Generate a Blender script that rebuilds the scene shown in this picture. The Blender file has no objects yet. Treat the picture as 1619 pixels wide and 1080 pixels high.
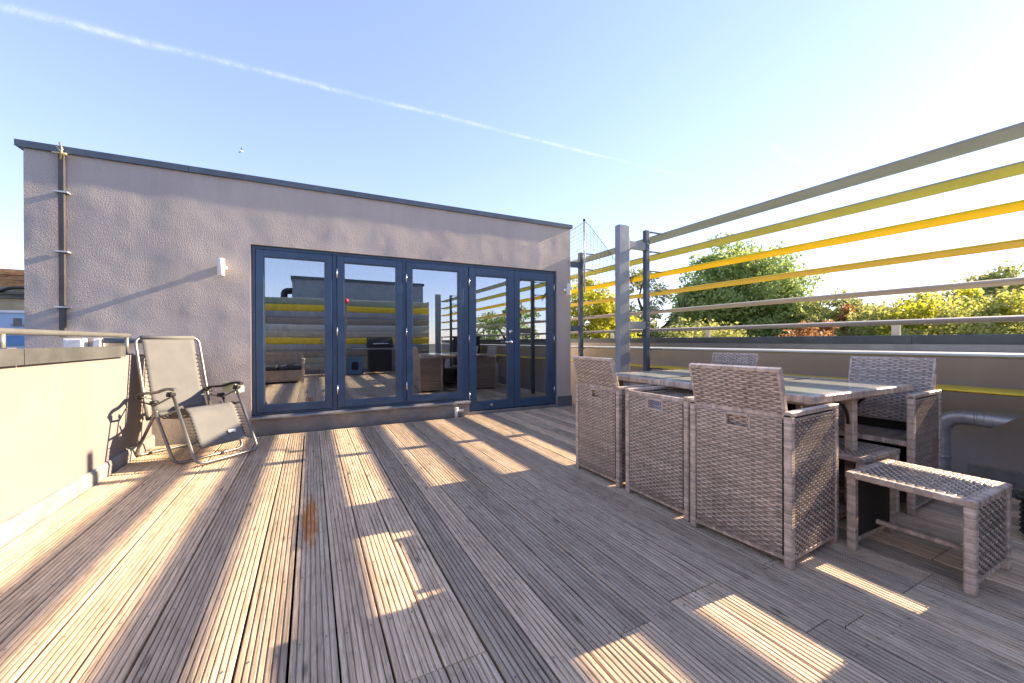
import bpy, math, random
from mathutils import Vector, Matrix
R = math.radians
random.seed(7)
S = bpy.context.scene
COL = S.collection

# ------------------------------------------------------------------ camera
EYE = Vector((0, 0, 1.065))
YAW, PITCH, ROLL = 0.468234, -0.0024537, -0.003919
fw = Vector((math.sin(YAW)*math.cos(PITCH), math.cos(YAW)*math.cos(PITCH), math.sin(PITCH)))
rt = Vector((math.cos(YAW), -math.sin(YAW), 0))
up = rt.cross(fw)
c_, s_ = math.cos(ROLL), math.sin(ROLL)
RT, UP = rt*c_ + up*s_, up*c_ - rt*s_
cam = bpy.data.cameras.new('camera')
cam.sensor_width = 36; cam.lens = 13.977; cam.clip_start = 0.02; cam.clip_end = 3000
co = bpy.data.objects.new('camera', cam); COL.objects.link(co)
co.matrix_world = Matrix((( RT.x, UP.x, -fw.x, EYE.x), (RT.y, UP.y, -fw.y, EYE.y), (RT.z, UP.z, -fw.z, EYE.z), (0, 0, 0, 1)))
S.camera = co
def ray(px, py):                       # photo pixel -> direction
    return RT*((px-809.5)/628.57) - UP*((py-540)/628.57) + fw

# ------------------------------------------------------------------ light
SUN = Vector((1, -0.036, 0.460)).normalized()
EL = math.asin(SUN.z); AZ = math.atan2(SUN.x, SUN.y)
W = bpy.data.worlds.new('World'); S.world = W; W.use_nodes = True
wn, wl = W.node_tree.nodes, W.node_tree.links
wn.clear()
sky = wn.new('ShaderNodeTexSky'); sky.sky_type = 'NISHITA'; sky.sun_disc = False
sky.sun_elevation = EL; sky.sun_rotation = AZ; sky.air_density = 1.0; sky.dust_density = 0.08; sky.ozone_density = 3.0; sky.altitude = 60
bg = wn.new('ShaderNodeBackground'); bg.inputs['Strength'].default_value = 0.104
wo = wn.new('ShaderNodeOutputWorld')
tc = wn.new('ShaderNodeTexCoord')
def wmath(op, a, b=None, c=None, clamp=False):
    n = wn.new('ShaderNodeMath'); n.operation = op; n.use_clamp = clamp
    for i, v in enumerate((a, b, c)):
        if v is None: continue
        if isinstance(v, (int, float)): n.inputs[i].default_value = v
        else: wl.new(v, n.inputs[i])
    return n.outputs[0]
def wdot(vec):
    n = wn.new('ShaderNodeVectorMath'); n.operation = 'DOT_PRODUCT'
    wl.new(tc.outputs['Generated'], n.inputs[0]); n.inputs[1].default_value = vec
    return n.outputs['Value']
def wnoise(scale, detail, rough):
    n = wn.new('ShaderNodeTexNoise'); n.inputs['Scale'].default_value = scale; n.inputs['Detail'].default_value = detail
    n.inputs['Roughness'].default_value = rough; wl.new(tc.outputs['Generated'], n.inputs['Vector']); return n.outputs['Fac']
def contrail(pa, pb, width, fade_in, dens):
    a, b = ray(*pa).normalized(), ray(*pb).normalized()
    nrm = a.cross(b).normalized(); tng = (b-a).normalized()
    d = wdot(nrm); t = wdot(tng); t0, t1 = tng.dot(a), tng.dot(b)
    wob = wmath('MULTIPLY', wmath('SUBTRACT', wnoise(9, 3, .6), .5), width*2.2)
    d = wmath('ADD', d, wob)
    u = wmath('DIVIDE', wmath('SUBTRACT', t, t0), t1-t0)
    wid = wmath('MULTIPLY', wmath('ADD', 0.45, wmath('MULTIPLY', wmath('SUBTRACT', 1.15, u), 0.9)), width)
    q = wmath('DIVIDE', d, wid)
    g = wmath('POWER', 2.718, wmath('MULTIPLY', wmath('MULTIPLY', q, q), -1.0))
    ends = wmath('MULTIPLY', wmath('MULTIPLY', wmath('ADD', u, 0.15), 8, clamp=True), wmath('MULTIPLY', wmath('SUBTRACT', 1.0, u), 10, clamp=True))
    ns = wmath('MULTIPLY', wmath('MULTIPLY', wmath('SUBTRACT', wnoise(30, 7, .8), .36), 3.2, clamp=True), wmath('MULTIPLY', wmath('SUBTRACT', wnoise(7, 2, .5), .24), 3.0, clamp=True))
    front = wmath('GREATER_THAN', wdot(((a+b)*.5).normalized()), 0.2)
    return wmath('MULTIPLY', wmath('MULTIPLY', wmath('MULTIPLY', g, ends), wmath('MULTIPLY', ns, dens)), front, clamp=True)
m1 = contrail((0, 10), (1130, 291), 0.0033, 0.2, 0.5)
m2 = contrail((1225, 232), (1275, 264), 0.0035, 0.2, 0.5)
msk = wmath('ADD', m1, m2, clamp=True)
mx = wn.new('ShaderNodeMix'); mx.data_type = 'RGBA'
gm = wn.new('ShaderNodeGamma'); gm.inputs['Gamma'].default_value = 0.68; wl.new(sky.outputs[0], gm.inputs['Color'])
tn = wn.new('ShaderNodeMix'); tn.data_type = 'RGBA'; tn.blend_type = 'MULTIPLY'; tn.inputs['Factor'].default_value = 1; wl.new(gm.outputs[0], tn.inputs['A']); tn.inputs['B'].default_value = (.95, .865, 1.03, 1)
wl.new(msk, mx.inputs['Factor']); wl.new(tn.outputs['Result'], mx.inputs['A']); mx.inputs['B'].default_value = (2.5, 2.6, 2.8, 1)
wl.new(mx.outputs['Result'], bg.inputs['Color']); wl.new(bg.outputs[0], wo.inputs[0])
sl = bpy.data.lights.new('sun', 'SUN'); sl.energy = 3.3; sl.angle = R(0.55); sl.color = (1.0, 0.81, 0.56)
so = bpy.data.objects.new('sun', sl); COL.objects.link(so)
so.rotation_euler = (-SUN).to_track_quat('-Z', 'Y').to_euler(); so.location = (30, 0, 20)
S.view_settings.view_transform = 'Standard'; S.view_settings.look = 'None'; S.view_settings.gamma = 1
S.view_settings.use_curve_mapping = False; S.view_settings.exposure = 2.45
S.render.engine = 'CYCLES'

# ------------------------------------------------------------------ mesh builder
class MB:
    def __init__(s): s.v = []; s.f = []; s.t = []; s.sm = []
    def add(s, vs, fs, tone=1.0, smooth=False):
        o = len(s.v); s.v += [tuple(p) for p in vs]; s.t += [tone]*len(vs)
        for f in fs: s.f.append(tuple(i+o for i in f)); s.sm.append(smooth)
        return s
    def box(s, a, b, tone=1.0):
        x0, y0, z0 = a; x1, y1, z1 = b
        return s.add([(x0,y0,z0),(x1,y0,z0),(x1,y1,z0),(x0,y1,z0),(x0,y0,z1),(x1,y0,z1),(x1,y1,z1),(x0,y1,z1)],
                     [(0,3,2,1),(4,5,6,7),(0,1,5,4),(1,2,6,5),(2,3,7,6),(3,0,4,7)], tone)
    def obox(s, c, ax, ay, az, tone=1.0):       # oriented box: centre and half-axes
        c, ax, ay, az = map(Vector, (c, ax, ay, az)); vs = []
        for z in (-1, 1):
            for x, y in ((-1,-1),(1,-1),(1,1),(-1,1)): vs.append(c+ax*x+ay*y+az*z)
        return s.add(vs, [(0,3,2,1),(4,5,6,7),(0,1,5,4),(1,2,6,5),(2,3,7,6),(3,0,4,7)], tone)
    def tube(s, pts, r, n=10, cap=True, tone=1.0, closed=False, flat=1.0):
        pts = [Vector(p) for p in pts]; m = len(pts); vs = []; prev = None
        for i, p in enumerate(pts):
            a = pts[(i-1) % m] if (closed or i > 0) else p; b = pts[(i+1) % m] if (closed or i < m-1) else p
            d = (b-a).normalized()
            if prev is None:
                q = Vector((0,0,1)) if abs(d.z) < .9 else Vector((1,0,0)); e1 = d.cross(q).normalized()
            else: e1 = (prev - d*prev.dot(d)).normalized()
            prev = e1; e2 = d.cross(e1); rr = r[i] if isinstance(r, (list, tuple)) else r
            vs += [p + e1*math.cos(2*math.pi*k/n)*rr + e2*math.sin(2*math.pi*k/n)*rr*flat for k in range(n)]
        fs = []
        for i in range(m if closed else m-1):
            j = (i+1) % m
            for k in range(n): fs.append((i*n+k, i*n+(k+1) % n, j*n+(k+1) % n, j*n+k))
        if cap and not closed: fs += [tuple(range(n))[::-1], tuple((m-1)*n+k for k in range(n))]
        return s.add(vs, fs, tone, True)
    def prism(s, prof, a, b, axis, smooth=False, tone=1.0, caps=True):   # profile (p,q) extruded along an axis
        def P(p, q, t): return {'x': (t, p, q), 'y': (p, t, q), 'z': (p, q, t)}[axis]
        n = len(prof); vs = [P(p, q, a) for p, q in prof] + [P(p, q, b) for p, q in prof]
        fs = [(i, (i+1) % n, n+(i+1) % n, n+i) for i in range(n)]
        s.add(vs, fs, tone, smooth)
        if caps: s.add(vs, [tuple(range(n))[::-1], tuple(range(n, 2*n))], tone)
        return s
    def grid(s, rows, smooth=True, tone=1.0):
        n = len(rows[0]); vs = [p for r in rows for p in r]
        return s.add(vs, [(i*n+j, i*n+j+1, (i+1)*n+j+1, (i+1)*n+j) for i in range(len(rows)-1) for j in range(n-1)], tone, smooth)
    def weave(s, o, U, V, w, h, stake=.029, row=.0118, amp=.0040, holes=()):
        o, U, V = Vector(o), Vector(U), Vector(V); N = U.cross(V).normalized()
        nr = max(2, round(h/row)); rh = h/nr; ns = max(2, round(w/stake)); sw = w/ns
        rnd = random.Random(int(w*9973+h*7919)+ns)
        def inhole(x, y): return any(a < x < c and b < y < d for a, b, c, d in holes)
        for r in range(nr):
            yc = (r+.5)*rh; tone = rnd.uniform(.80, 1.16); vs = []; fs = []
            if rnd.random() < .15: tone *= .75
            for j in range(2*ns+1):
                x = j*sw/2; k = j//2
                off = 0 if j % 2 == 0 else (amp if (k+r) % 2 == 0 else -amp)
                if j in (0, 2*ns): off = -amp*.5
                vs += [o+U*x+V*(yc-rh*.42)+N*(off-.0012), o+U*x+V*yc+N*(off+.0013), o+U*x+V*(yc+rh*.42)+N*(off-.0012)]
            for j in range(2*ns):
                if inhole((j+.5)*sw/2, yc): continue
                a = j*3; fs += [(a, a+3, a+4, a+1), (a+1, a+4, a+5, a+2)]
            s.add(vs, fs, tone, True)
        for k in range(ns):
            xc = (k+.5)*sw; vs = []; fs = []; tone = rnd.uniform(.42, .60)
            for r in range(nr):
                off = -amp*.8 if (k+r) % 2 == 0 else amp*.8
                vs += [o+U*(xc-sw*.27)+V*((r+.5)*rh)+N*off, o+U*(xc+sw*.27)+V*((r+.5)*rh)+N*off]
            for r in range(nr-1):
                if inhole(xc, (r+1)*rh): continue
                fs.append((r*2, r*2+1, r*2+3, r*2+2))
            s.add(vs, fs, tone, True)
        return s
    def wrapped(s, a, b, hw, hd=None, pitch=.014, side=None):   # square post with cane wound round it
        a, b = Vector(a), Vector(b); d = (b-a); L = d.length; d = d/L; hd = hd or hw
        e1 = Vector(side) if side else (Vector((1,0,0)) if abs(d.x) < .9 else Vector((0,1,0)))
        e1 = (e1-d*e1.dot(d)).normalized(); e2 = d.cross(e1); n = max(2, int(L/pitch)); rnd = random.Random(n)
        for i in range(n):
            t0, t1 = L*i/n, L*(i+1)/n; vs = []; tone = rnd.uniform(.75, 1.2)
            for t, k in ((t0, .93), ((t0*.75+t1*.25), 1.0), ((t0*.25+t1*.75), 1.0), (t1, .93)):
                for x, y in ((-1,-.72),(-.72,-1),(.72,-1),(1,-.72),(1,.72),(.72,1),(-.72,1),(-1,.72)):
                    vs.append(a+d*t+e1*hw*x*k+e2*hd*y*k)
            s.add(vs, [(q*8+p, q*8+(p+1) % 8, q*8+8+(p+1) % 8, q*8+8+p) for q in range(3) for p in range(8)], tone)
            if i in (0, n-1):
                q = 0 if i == 0 else 24; s.add(vs[q:q+8], [tuple(range(8))], .8)
        return s
    def build(s, name, mat, parent=None, bevel=0, kind=None):
        m = bpy.data.meshes.new(name); m.from_pydata(s.v, [], s.f)
        at = m.attributes.new('tone', 'FLOAT', 'POINT'); at.data.foreach_set('value', s.t)
        m.polygons.foreach_set('use_smooth', s.sm); m.materials.append(mat); m.validate(); m.update()
        o = bpy.data.objects.new(name, m); COL.objects.link(o)
        if parent: o.parent = parent
        if bevel:
            b = o.modifiers.new('bevel', 'BEVEL'); b.width = bevel; b.segments = 2; b.limit_method = 'ANGLE'; b.angle_limit = R(40)
        if kind: o['kind'] = kind
        return o
def arc(c, r, a0, a1, e1, e2, n=6):
    c, e1, e2 = Vector(c), Vector(e1), Vector(e2)
    return [c + e1*r*math.cos(a0+(a1-a0)*i/n) + e2*r*math.sin(a0+(a1-a0)*i/n) for i in range(n+1)]
def rounded(pts, r, n=5):              # polyline with rounded corners
    pts = [Vector(p) for p in pts]; out = [pts[0]]
    for i in range(1, len(pts)-1):
        a, p, b = pts[i-1], pts[i], pts[i+1]; d1, d2 = (a-p).normalized(), (b-p).normalized()
        s0, s1 = p+d1*r, p+d2*r
        for k in range(n+1):
            t = k/n; out.append(s0*(1-t)**2 + p*2*t*(1-t) + s1*t*t)
    return out+[pts[-1]]
def tag(o, label, cat=None, group=None, kind=None):
    o['label'] = label
    if cat: o['category'] = cat
    if group: o['group'] = group
    if kind: o['kind'] = kind
    return o
def empty(name, loc=(0,0,0), rz=0):
    o = bpy.data.objects.new(name, None); COL.objects.link(o); o.location = loc; o.rotation_euler = (0,0,rz); o.empty_display_size = .1
    return o
def copy_tree(o, parent=None):
    c = o.copy(); COL.objects.link(c)
    if parent: c.parent = parent
    for ch in [k for k in o.children]: copy_tree(ch, c)
    return c

# ------------------------------------------------------------------ materials
class NT:
    def __init__(s, name):
        s.m = bpy.data.materials.new(name); s.m.use_nodes = True; s.n = s.m.node_tree.nodes; s.l = s.m.node_tree.links
        s.b = s.n['Principled BSDF']; s.out = s.n['Material Output']
    def new(s, t, **k):
        n = s.n.new(t)
        for a, v in k.items(): setattr(n, a, v)
        return n
    def link(s, a, b): s.l.new(a, b)
    def pos(s, scale=(1,1,1), rnd=0, src='Position'):
        if src == 'Position': v = s.new('ShaderNodeNewGeometry').outputs['Position']
        else: v = s.new('ShaderNodeTexCoord').outputs['Object']
        if rnd:
            oi = s.new('ShaderNodeObjectInfo'); mm = s.new('ShaderNodeMath', operation='MULTIPLY'); s.link(oi.outputs['Random'], mm.inputs[0]); mm.inputs[1].default_value = rnd
            ad = s.new('ShaderNodeVectorMath', operation='ADD'); s.link(v, ad.inputs[0]); s.link(mm.outputs[0], ad.inputs[1]); v = ad.outputs[0]
        mp = s.new('ShaderNodeMapping'); mp.inputs['Scale'].default_value = scale; s.link(v, mp.inputs['Vector']); return mp.outputs[0]
    def noise(s, vec, scale=5, detail=4, rough=.55, dist=0):
        n = s.new('ShaderNodeTexNoise'); n.inputs['Scale'].default_value = scale; n.inputs['Detail'].default_value = detail
        n.inputs['Roughness'].default_value = rough; n.inputs['Distortion'].default_value = dist
        if vec is not None: s.link(vec, n.inputs['Vector'])
        return n.outputs['Fac']
    def ramp(s, fac, stops):
        n = s.new('ShaderNodeValToRGB'); e = n.color_ramp.elements
        while len(e) < len(stops): e.new(.5)
        for el, (p, c) in zip(e, stops): el.position = p; el.color = (*c, 1) if len(c) == 3 else c
        s.link(fac, n.inputs[0]); return n.outputs[0]
    def mix(s, fac, a, b, mode='MIX'):
        n = s.new('ShaderNodeMix', data_type='RGBA', blend_type=mode)
        for k, v in (('Factor', fac), ('A', a), ('B', b)):
            if isinstance(v, (int, float)): n.inputs[k].default_value = v
            elif isinstance(v, tuple): n.inputs[k].default_value = (*v, 1) if len(v) == 3 else v
            else: s.link(v, n.inputs[k])
        return n.outputs['Result']
    def math(s, op, a, b=0, clamp=False):
        n = s.new('ShaderNodeMath', operation=op); n.use_clamp = clamp
        for i, v in enumerate((a, b)):
            if isinstance(v, (int, float)): n.inputs[i].default_value = v
            else: s.link(v, n.inputs[i])
        return n.outputs[0]
    def bump(s, h, strength=.3, dist=.01):
        n = s.new('ShaderNodeBump'); n.inputs['Strength'].default_value = strength; n.inputs['Distance'].default_value = dist
        s.link(h, n.inputs['Height']); s.link(n.outputs[0], s.b.inputs['Normal'])
    def base(s, c, rough=.6, metal=0, spec=.5):
        if isinstance(c, tuple): s.b.inputs['Base Color'].default_value = (*c, 1)
        else: s.link(c, s.b.inputs['Base Color'])
        if isinstance(rough, (int, float)): s.b.inputs['Roughness'].default_value = rough
        else: s.link(rough, s.b.inputs['Roughness'])
        s.b.inputs['Metallic'].default_value = metal; s.b.inputs['Specular IOR Level'].default_value = spec
        return s.m
def painted(name, c, rough=.45, metal=0, dirt=.25, scale=6, bump=.05):
    t = NT(name); p = t.pos((1,1,1), 20)
    n1 = t.noise(p, scale, 6, .65); n2 = t.noise(p, scale*9, 3, .6)
    f = t.ramp(n1, [(.35, (1-dirt,)*3), (.62, (1.0,)*3)])
    col = t.mix(1.0, c, f, 'MULTIPLY'); rg = t.math('ADD', t.math('MULTIPLY', n2, .25), rough-.12)
    t.base(col, rg, metal)
    if bump: t.bump(n2, bump, .002)
    return t.m
def stucco(name, c, c2, grain=150, strength=.6, dist=.006):
    t = NT(name); p = t.pos()
    big = t.noise(p, 1.1, 5, .6); v = t.new('ShaderNodeTexVoronoi', feature='SMOOTH_F1'); v.inputs['Scale'].default_value = grain
    dp = t.new('ShaderNodeVectorMath', operation='ADD'); t.link(p, dp.inputs[0])
    nz = t.new('ShaderNodeTexNoise'); nz.inputs['Scale'].default_value = 60; nz.inputs['Detail'].default_value = 3
    sc = t.new('ShaderNodeVectorMath', operation='SCALE'); sc.inputs['Scale'].default_value = .012; t.link(nz.outputs['Color'], sc.inputs[0]); t.link(p, nz.inputs['Vector'])
    t.link(sc.outputs[0], dp.inputs[1]); t.link(dp.outputs[0], v.inputs['Vector'])
    fine = t.noise(p, 220, 3, .6); wave = t.noise(p, 3.5, 3, .5)
    streak = t.noise(t.pos((7, 7, .5)), 1.0, 5, .6)
    col = t.ramp(big, [(.3, c2), (.7, c)])
    col = t.mix(.28, col, t.ramp(streak, [(.35, (.80,.79,.78)), (.6, (1,1,1))]), 'MULTIPLY')
    col = t.mix(.35, col, t.ramp(fine, [(.3, (.72,.72,.72)), (.7, (1.1,1.1,1.1))]), 'MULTIPLY')
    t.base(col, .92, 0, .2)
    h = t.math('ADD', t.math('MULTIPLY', v.outputs['Distance'], .8), t.math('ADD', t.math('MULTIPLY', fine, .35), t.math('MULTIPLY', wave, 1.2)))
    t.bump(h, strength, dist); return t.m
M = {}
M['stucco'] = stucco('taupe_stucco', (.54,.475,.43), (.47,.41,.375), 110, .75, .007)
M['cream'] = stucco('cream_stucco', (.265,.24,.228), (.23,.208,.195), 180, .25, .003)
M['brownwall'] = stucco('parapet_render', (.54,.485,.44), (.47,.425,.385), 160, .3, .003)
M['coping'] = painted('coping_metal', (.10,.125,.155), .42, .3, .3, 3)
M['coping_grey'] = painted('lead_coping', (.125,.125,.12), .5, .3, .35, 4)
M['frame'] = painted('blue_frame_paint', (.042,.082,.150), .34, 0, .22, 4, .03)
M['steel'] = painted('grey_steel_paint', (.31,.335,.36), .42, .15, .25, 5)
M['dsteel'] = painted('dark_steel_paint', (.085,.115,.16), .42, .15, .3, 5)
M['galv'] = painted('galvanised_metal', (.56,.57,.57), .36, .45, .25, 14)
M['hinge'] = painted('silver_metal', (.72,.72,.72), .25, .9, .1, 10)
M['white'] = painted('white_plastic', (.78,.77,.74), .4, 0, .12, 8)
M['black'] = painted('black_plastic', (.012,.012,.013), .45, 0, .3, 9)
M['tube'] = painted('grey_tube', (.24,.235,.225), .36, .6, .25, 9)
M['pipe'] = painted('dark_pipe', (.075,.07,.068), .45, .1, .3, 6)
M['rail'] = painted('rail_metal', (.30,.29,.27), .4, .5, .2, 5)
M['skirt'] = painted('skirting_cement', (.30,.295,.28), .8, 0, .4, 8, .3)
M['sill'] = painted('sill_metal', (.30,.30,.31), .32, .5, .2, 5)
M['upstand'] = painted('upstand_paint', (.25,.235,.235), .5, .2, .3, 5, .1)
M['lead'] = painted('lead_flashing', (.20,.215,.235), .5, .5, .4, 7, .2)
M['ground'] = painted('street_ground', (.10,.10,.09), .9, 0, .4, .2)
M['roofing'] = painted('roof_felt', (.07,.068,.065), .9, 0, .4, 2, .3)
M['void'] = painted('joist_timber', (.035,.028,.022), .9, 0, .3, 5)
M['timber'] = painted('grey_timber', (.36,.34,.30), .8, 0, .4, 5, .3)
M['copper'] = painted('brass_clamp', (.65,.52,.30), .35, .8, .3, 20)
M['interior'] = painted('interior_paint', (.55,.53,.50), .8, 0, .1, 2)
M['intfloor'] = painted('interior_floor', (.16,.10,.06), .35, 0, .3, 3)
M['green'] = painted('pale_green_plastic', (.52,.56,.40), .5, 0, .15, 8)
M['bluebox'] = painted('blue_plastic', (.12,.25,.40), .5, 0, .2, 5)
M['red'] = painted('red_plastic', (.6,.03,.02), .4, 0, .1, 5)
M['gap_shade'] = painted('weave_gap_shade', (.045,.038,.033), .9, 0, .2, 5)  # near-black colour standing in for shadow between woven strands
M['cushion'] = painted('charcoal_fabric', (.05,.055,.065), .9, 0, .3, 10)
M['bluewall'] = painted('pale_blue_render', (.42,.55,.72), .8, 0, .15, .8)
M['navy'] = painted('blue_band', (.08,.2,.42), .6, 0, .2, 1)
M['sand'] = painted('sandstone_render', (.50,.40,.25), .85, 0, .25, .9)
M['slate'] = painted('slate_stone', (.17,.17,.15), .8, 0, .35, 1.5)
def slat(name, c): return painted(name, c, .42, 0, .16, 3, .03)
LC = [(.36,.385,.41), (.37,.42,.33), (.84,.70,.02), (.80,.58,.025), (.54,.49,.40), (.34,.30,.25), (.60,.61,.56), (.90,.64,.05)]
LN = ['grey_green', 'olive', 'bright yellow', 'amber yellow', 'tan', 'brown grey', 'pale grey', 'lemon yellow']
for i, c in enumerate(LC): M['lv%d' % i] = slat('louvre_paint_%d' % i, c)
def wood():
    t = NT('weathered_decking'); p = t.pos((1,1,1), 37)
    def mp(sc):
        m = t.new('ShaderNodeMapping'); m.inputs['Scale'].default_value = sc; t.link(p, m.inputs['Vector']); return m.outputs[0]
    g1 = t.noise(mp((55, 1.6, 10)), 1.0, 7, .68, .6); g2 = t.noise(mp((210, 5, 30)), 1.0, 4, .65, .3)
    blot = t.noise(mp((5, 1.1, 3)), 1.0, 5, .6, .4); patch = t.noise(mp((14, 7, 3)), 1.0, 4, .6, 1.2)
    v = t.new('ShaderNodeTexVoronoi', feature='F1'); v.inputs['Scale'].default_value = 1; t.link(mp((9, 2.6, .1)), v.inputs['Vector'])
    knot = t.ramp(v.outputs['Distance'], [(.03, (.25,)*3), (.13, (1,)*3)])
    grain = t.math('ADD', t.math('MULTIPLY', g1, .62), t.math('MULTIPLY', g2, .38))
    col = t.ramp(grain, [(.30, (.17,.118,.082)), (.42, (.48,.362,.248)), (.54, (.71,.56,.395)), (.72, (.87,.72,.535))])
    col = t.mix(t.ramp(blot, [(.45, (0,)*3), (.75, (.55,)*3)]), col, (.42,.31,.215), 'MIX')
    col = t.mix(.40, col, t.ramp(patch, [(.30, (.48,.46,.44)), (.47, (1,1,1))]), 'MULTIPLY')
    fine = t.noise(mp((420, 9, 60)), 1.0, 3, .6, .2)
    col = t.mix(.7, col, t.ramp(fine, [(.33, (.45,.43,.42)), (.52, (1.05,1.05,1.05))]), 'MULTIPLY')
    col = t.mix(.9, col, knot, 'MULTIPLY')
    oi = t.new('ShaderNodeObjectInfo')
    col = t.mix(1, col, t.ramp(oi.outputs['Random'], [(0, (.70,.69,.69)), (.5, (.97,.95,.93)), (1, (1.2,1.14,1.08))]), 'MULTIPLY')
    # the orange-brown spill on one board
    wp = t.new('ShaderNodeNewGeometry').outputs['Position']; sx = t.new('ShaderNodeSeparateXYZ'); t.link(wp, sx.inputs[0])
    ex = t.math('DIVIDE', t.math('SUBTRACT', sx.outputs['X'], -.010), .044); ey = t.math('DIVIDE', t.math('SUBTRACT', sx.outputs['Y'], 2.66), .40)
    e = t.math('ADD', t.math('MULTIPLY', ex, ex), t.math('MULTIPLY', ey, ey)); e = t.math('ADD', e, t.math('ADD', t.math('MULTIPLY', t.math('SUBTRACT', patch, .5), 1.6), t.math('MULTIPLY', t.math('SUBTRACT', g1, .5), 4.5)))
    st = t.ramp(e, [(.50, (.9,)*3), (1.05, (0,)*3)])
    col = t.mix(st, col, t.mix(1.0, col, (.98,.50,.17), 'MULTIPLY'))
    t.base(col, t.math('ADD', t.math('MULTIPLY', grain, .3), .5), 0, .35); t.bump(grain, .55, .004)
    return t.m
M['wood'] = wood()
def rattan():
    t = NT('woven_rattan'); at = t.new('ShaderNodeAttribute', attribute_name='tone')
    p = t.pos((1,1,1), 11); n = t.noise(p, 24, 5, .7); n2 = t.noise(p, 3.0, 3, .6)
    col = t.ramp(n, [(.3, (.40,.305,.24)), (.5, (.51,.405,.325)), (.7, (.61,.50,.415))])
    col = t.mix(1, col, at.outputs['Fac'], 'MULTIPLY')
    col = t.mix(.5, col, t.ramp(n2, [(.35, (.75,.72,.70)), (.65, (1.1,1.08,1.06))]), 'MULTIPLY')
    t.base(col, .38, 0, .55); return t.m
M['rattan'] = rattan()
def sling():
    t = NT('taupe_sling'); p = t.pos((1,1,1), 0, 'Object'); w = t.new('ShaderNodeTexChecker'); w.inputs['Scale'].default_value = 320; t.link(p, w.inputs['Vector'])
    n = t.noise(p, 9, 5, .6); col = t.mix(t.math('MULTIPLY', w.outputs['Fac'], .25), (.205,.20,.195), (.11,.108,.105))
    col = t.mix(.5, col, t.ramp(n, [(.3, (.75,.75,.75)), (.7, (1.05,1.05,1.05))]), 'MULTIPLY'); t.base(col, .8, 0, .3)
    tr = t.new('ShaderNodeBsdfTranslucent'); t.link(col, tr.inputs[0]); ms = t.new('ShaderNodeMixShader'); ms.inputs[0].default_value = .2
    t.link(t.b.outputs[0], ms.inputs[1]); t.link(tr.outputs[0], ms.inputs[2]); t.link(ms.outputs[0], t.out.inputs[0]); return t.m
M['sling'] = sling()
def glass(name, tint, lo, hi, rough=0.0, warp=0.0):
    t = NT(name); fr = t.new('ShaderNodeFresnel'); fr.inputs['IOR'].default_value = 1.55
    f = t.math('ADD', t.math('MULTIPLY', fr.outputs[0], hi), lo, True)
    tr = t.new('ShaderNodeBsdfTransparent'); tr.inputs[0].default_value = (*tint, 1); gl = t.new('ShaderNodeBsdfGlossy'); gl.inputs['Roughness'].default_value = rough
    gl.inputs['Color'].default_value = (.93,.97,1,1)
    if warp:
        n = t.noise(t.pos(), 1.3, 1, .4); b = t.new('ShaderNodeBump'); b.inputs['Strength'].default_value = warp; b.inputs['Distance'].default_value = .01
        t.link(n, b.inputs['Height']); t.link(b.outputs[0], gl.inputs['Normal'])
    ms = t.new('ShaderNodeMixShader'); t.link(f, ms.inputs[0]); t.link(tr.outputs[0], ms.inputs[1]); t.link(gl.outputs[0], ms.inputs[2]); t.link(ms.outputs[0], t.out.inputs[0])
    return t.m
M['glass'] = glass('window_glass', (.62,.68,.70), .34, 1.0, 0, .06)
tg = NT('frosted_table_glass'); M['tglass'] = tg.base(tg.ramp(tg.noise(tg.pos(), 30, 4, .6), [(.3, (.30,.31,.285)), (.7, (.40,.41,.37))]), .12, 0, .6)
def leaf(name, c, c2, tr=.45):
    t = NT(name); at = t.new('ShaderNodeAttribute', attribute_name='tone')
    col = t.ramp(at.outputs['Fac'], [(.1, c2), (.9, c)]); t.base(col, .55, 0, .3)
    tl = t.new('ShaderNodeBsdfTranslucent'); t.link(col, tl.inputs[0]); ms = t.new('ShaderNodeMixShader'); ms.inputs[0].default_value = tr
    t.link(t.b.outputs[0], ms.inputs[1]); t.link(tl.outputs[0], ms.inputs[2]); t.link(ms.outputs[0], t.out.inputs[0]); return t.m
M['leaf_green'] = leaf('green_leaf', (.44,.52,.17), (.25,.34,.10))
M['leaf_lime'] = leaf('lime_leaf', (.56,.53,.05), (.34,.36,.04), .55)
M['leaf_yellow'] = leaf('yellow_leaf', (.46,.45,.13), (.30,.33,.09), .5)
M['leaf_olive'] = leaf('olive_leaf', (.42,.43,.15), (.24,.27,.09))
M['leaf_rust'] = leaf('rust_leaf', (.46,.22,.09), (.30,.17,.07), .5)
M['bark'] = painted('bark', (.07,.055,.04), .9, 0, .4, 3, .4)
def brick():
    t = NT('old_brick'); p = t.pos(); b = t.new('ShaderNodeTexBrick'); b.inputs['Scale'].default_value = 4.4; b.inputs['Mortar Size'].default_value = .018
    mp = t.new('ShaderNodeMapping'); mp.inputs['Rotation'].default_value = (R(90), 0, 0); t.link(p, mp.inputs[0]); t.link(mp.outputs[0], b.inputs['Vector'])
    b.inputs['Color1'].default_value = (.36,.15,.06,1); b.inputs['Color2'].default_value = (.46,.30,.13,1); b.inputs['Mortar'].default_value = (.28,.25,.2,1)
    col = t.mix(.6, b.outputs['Color'], t.ramp(t.noise(p, 3, 5, .7), [(.35, (.4,.38,.36)), (.6, (1,1,1))]), 'MULTIPLY')
    t.base(col, .9, 0, .2); t.bump(b.outputs['Fac'], -.5, .01); return t.m
M['brick'] = brick()

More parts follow.
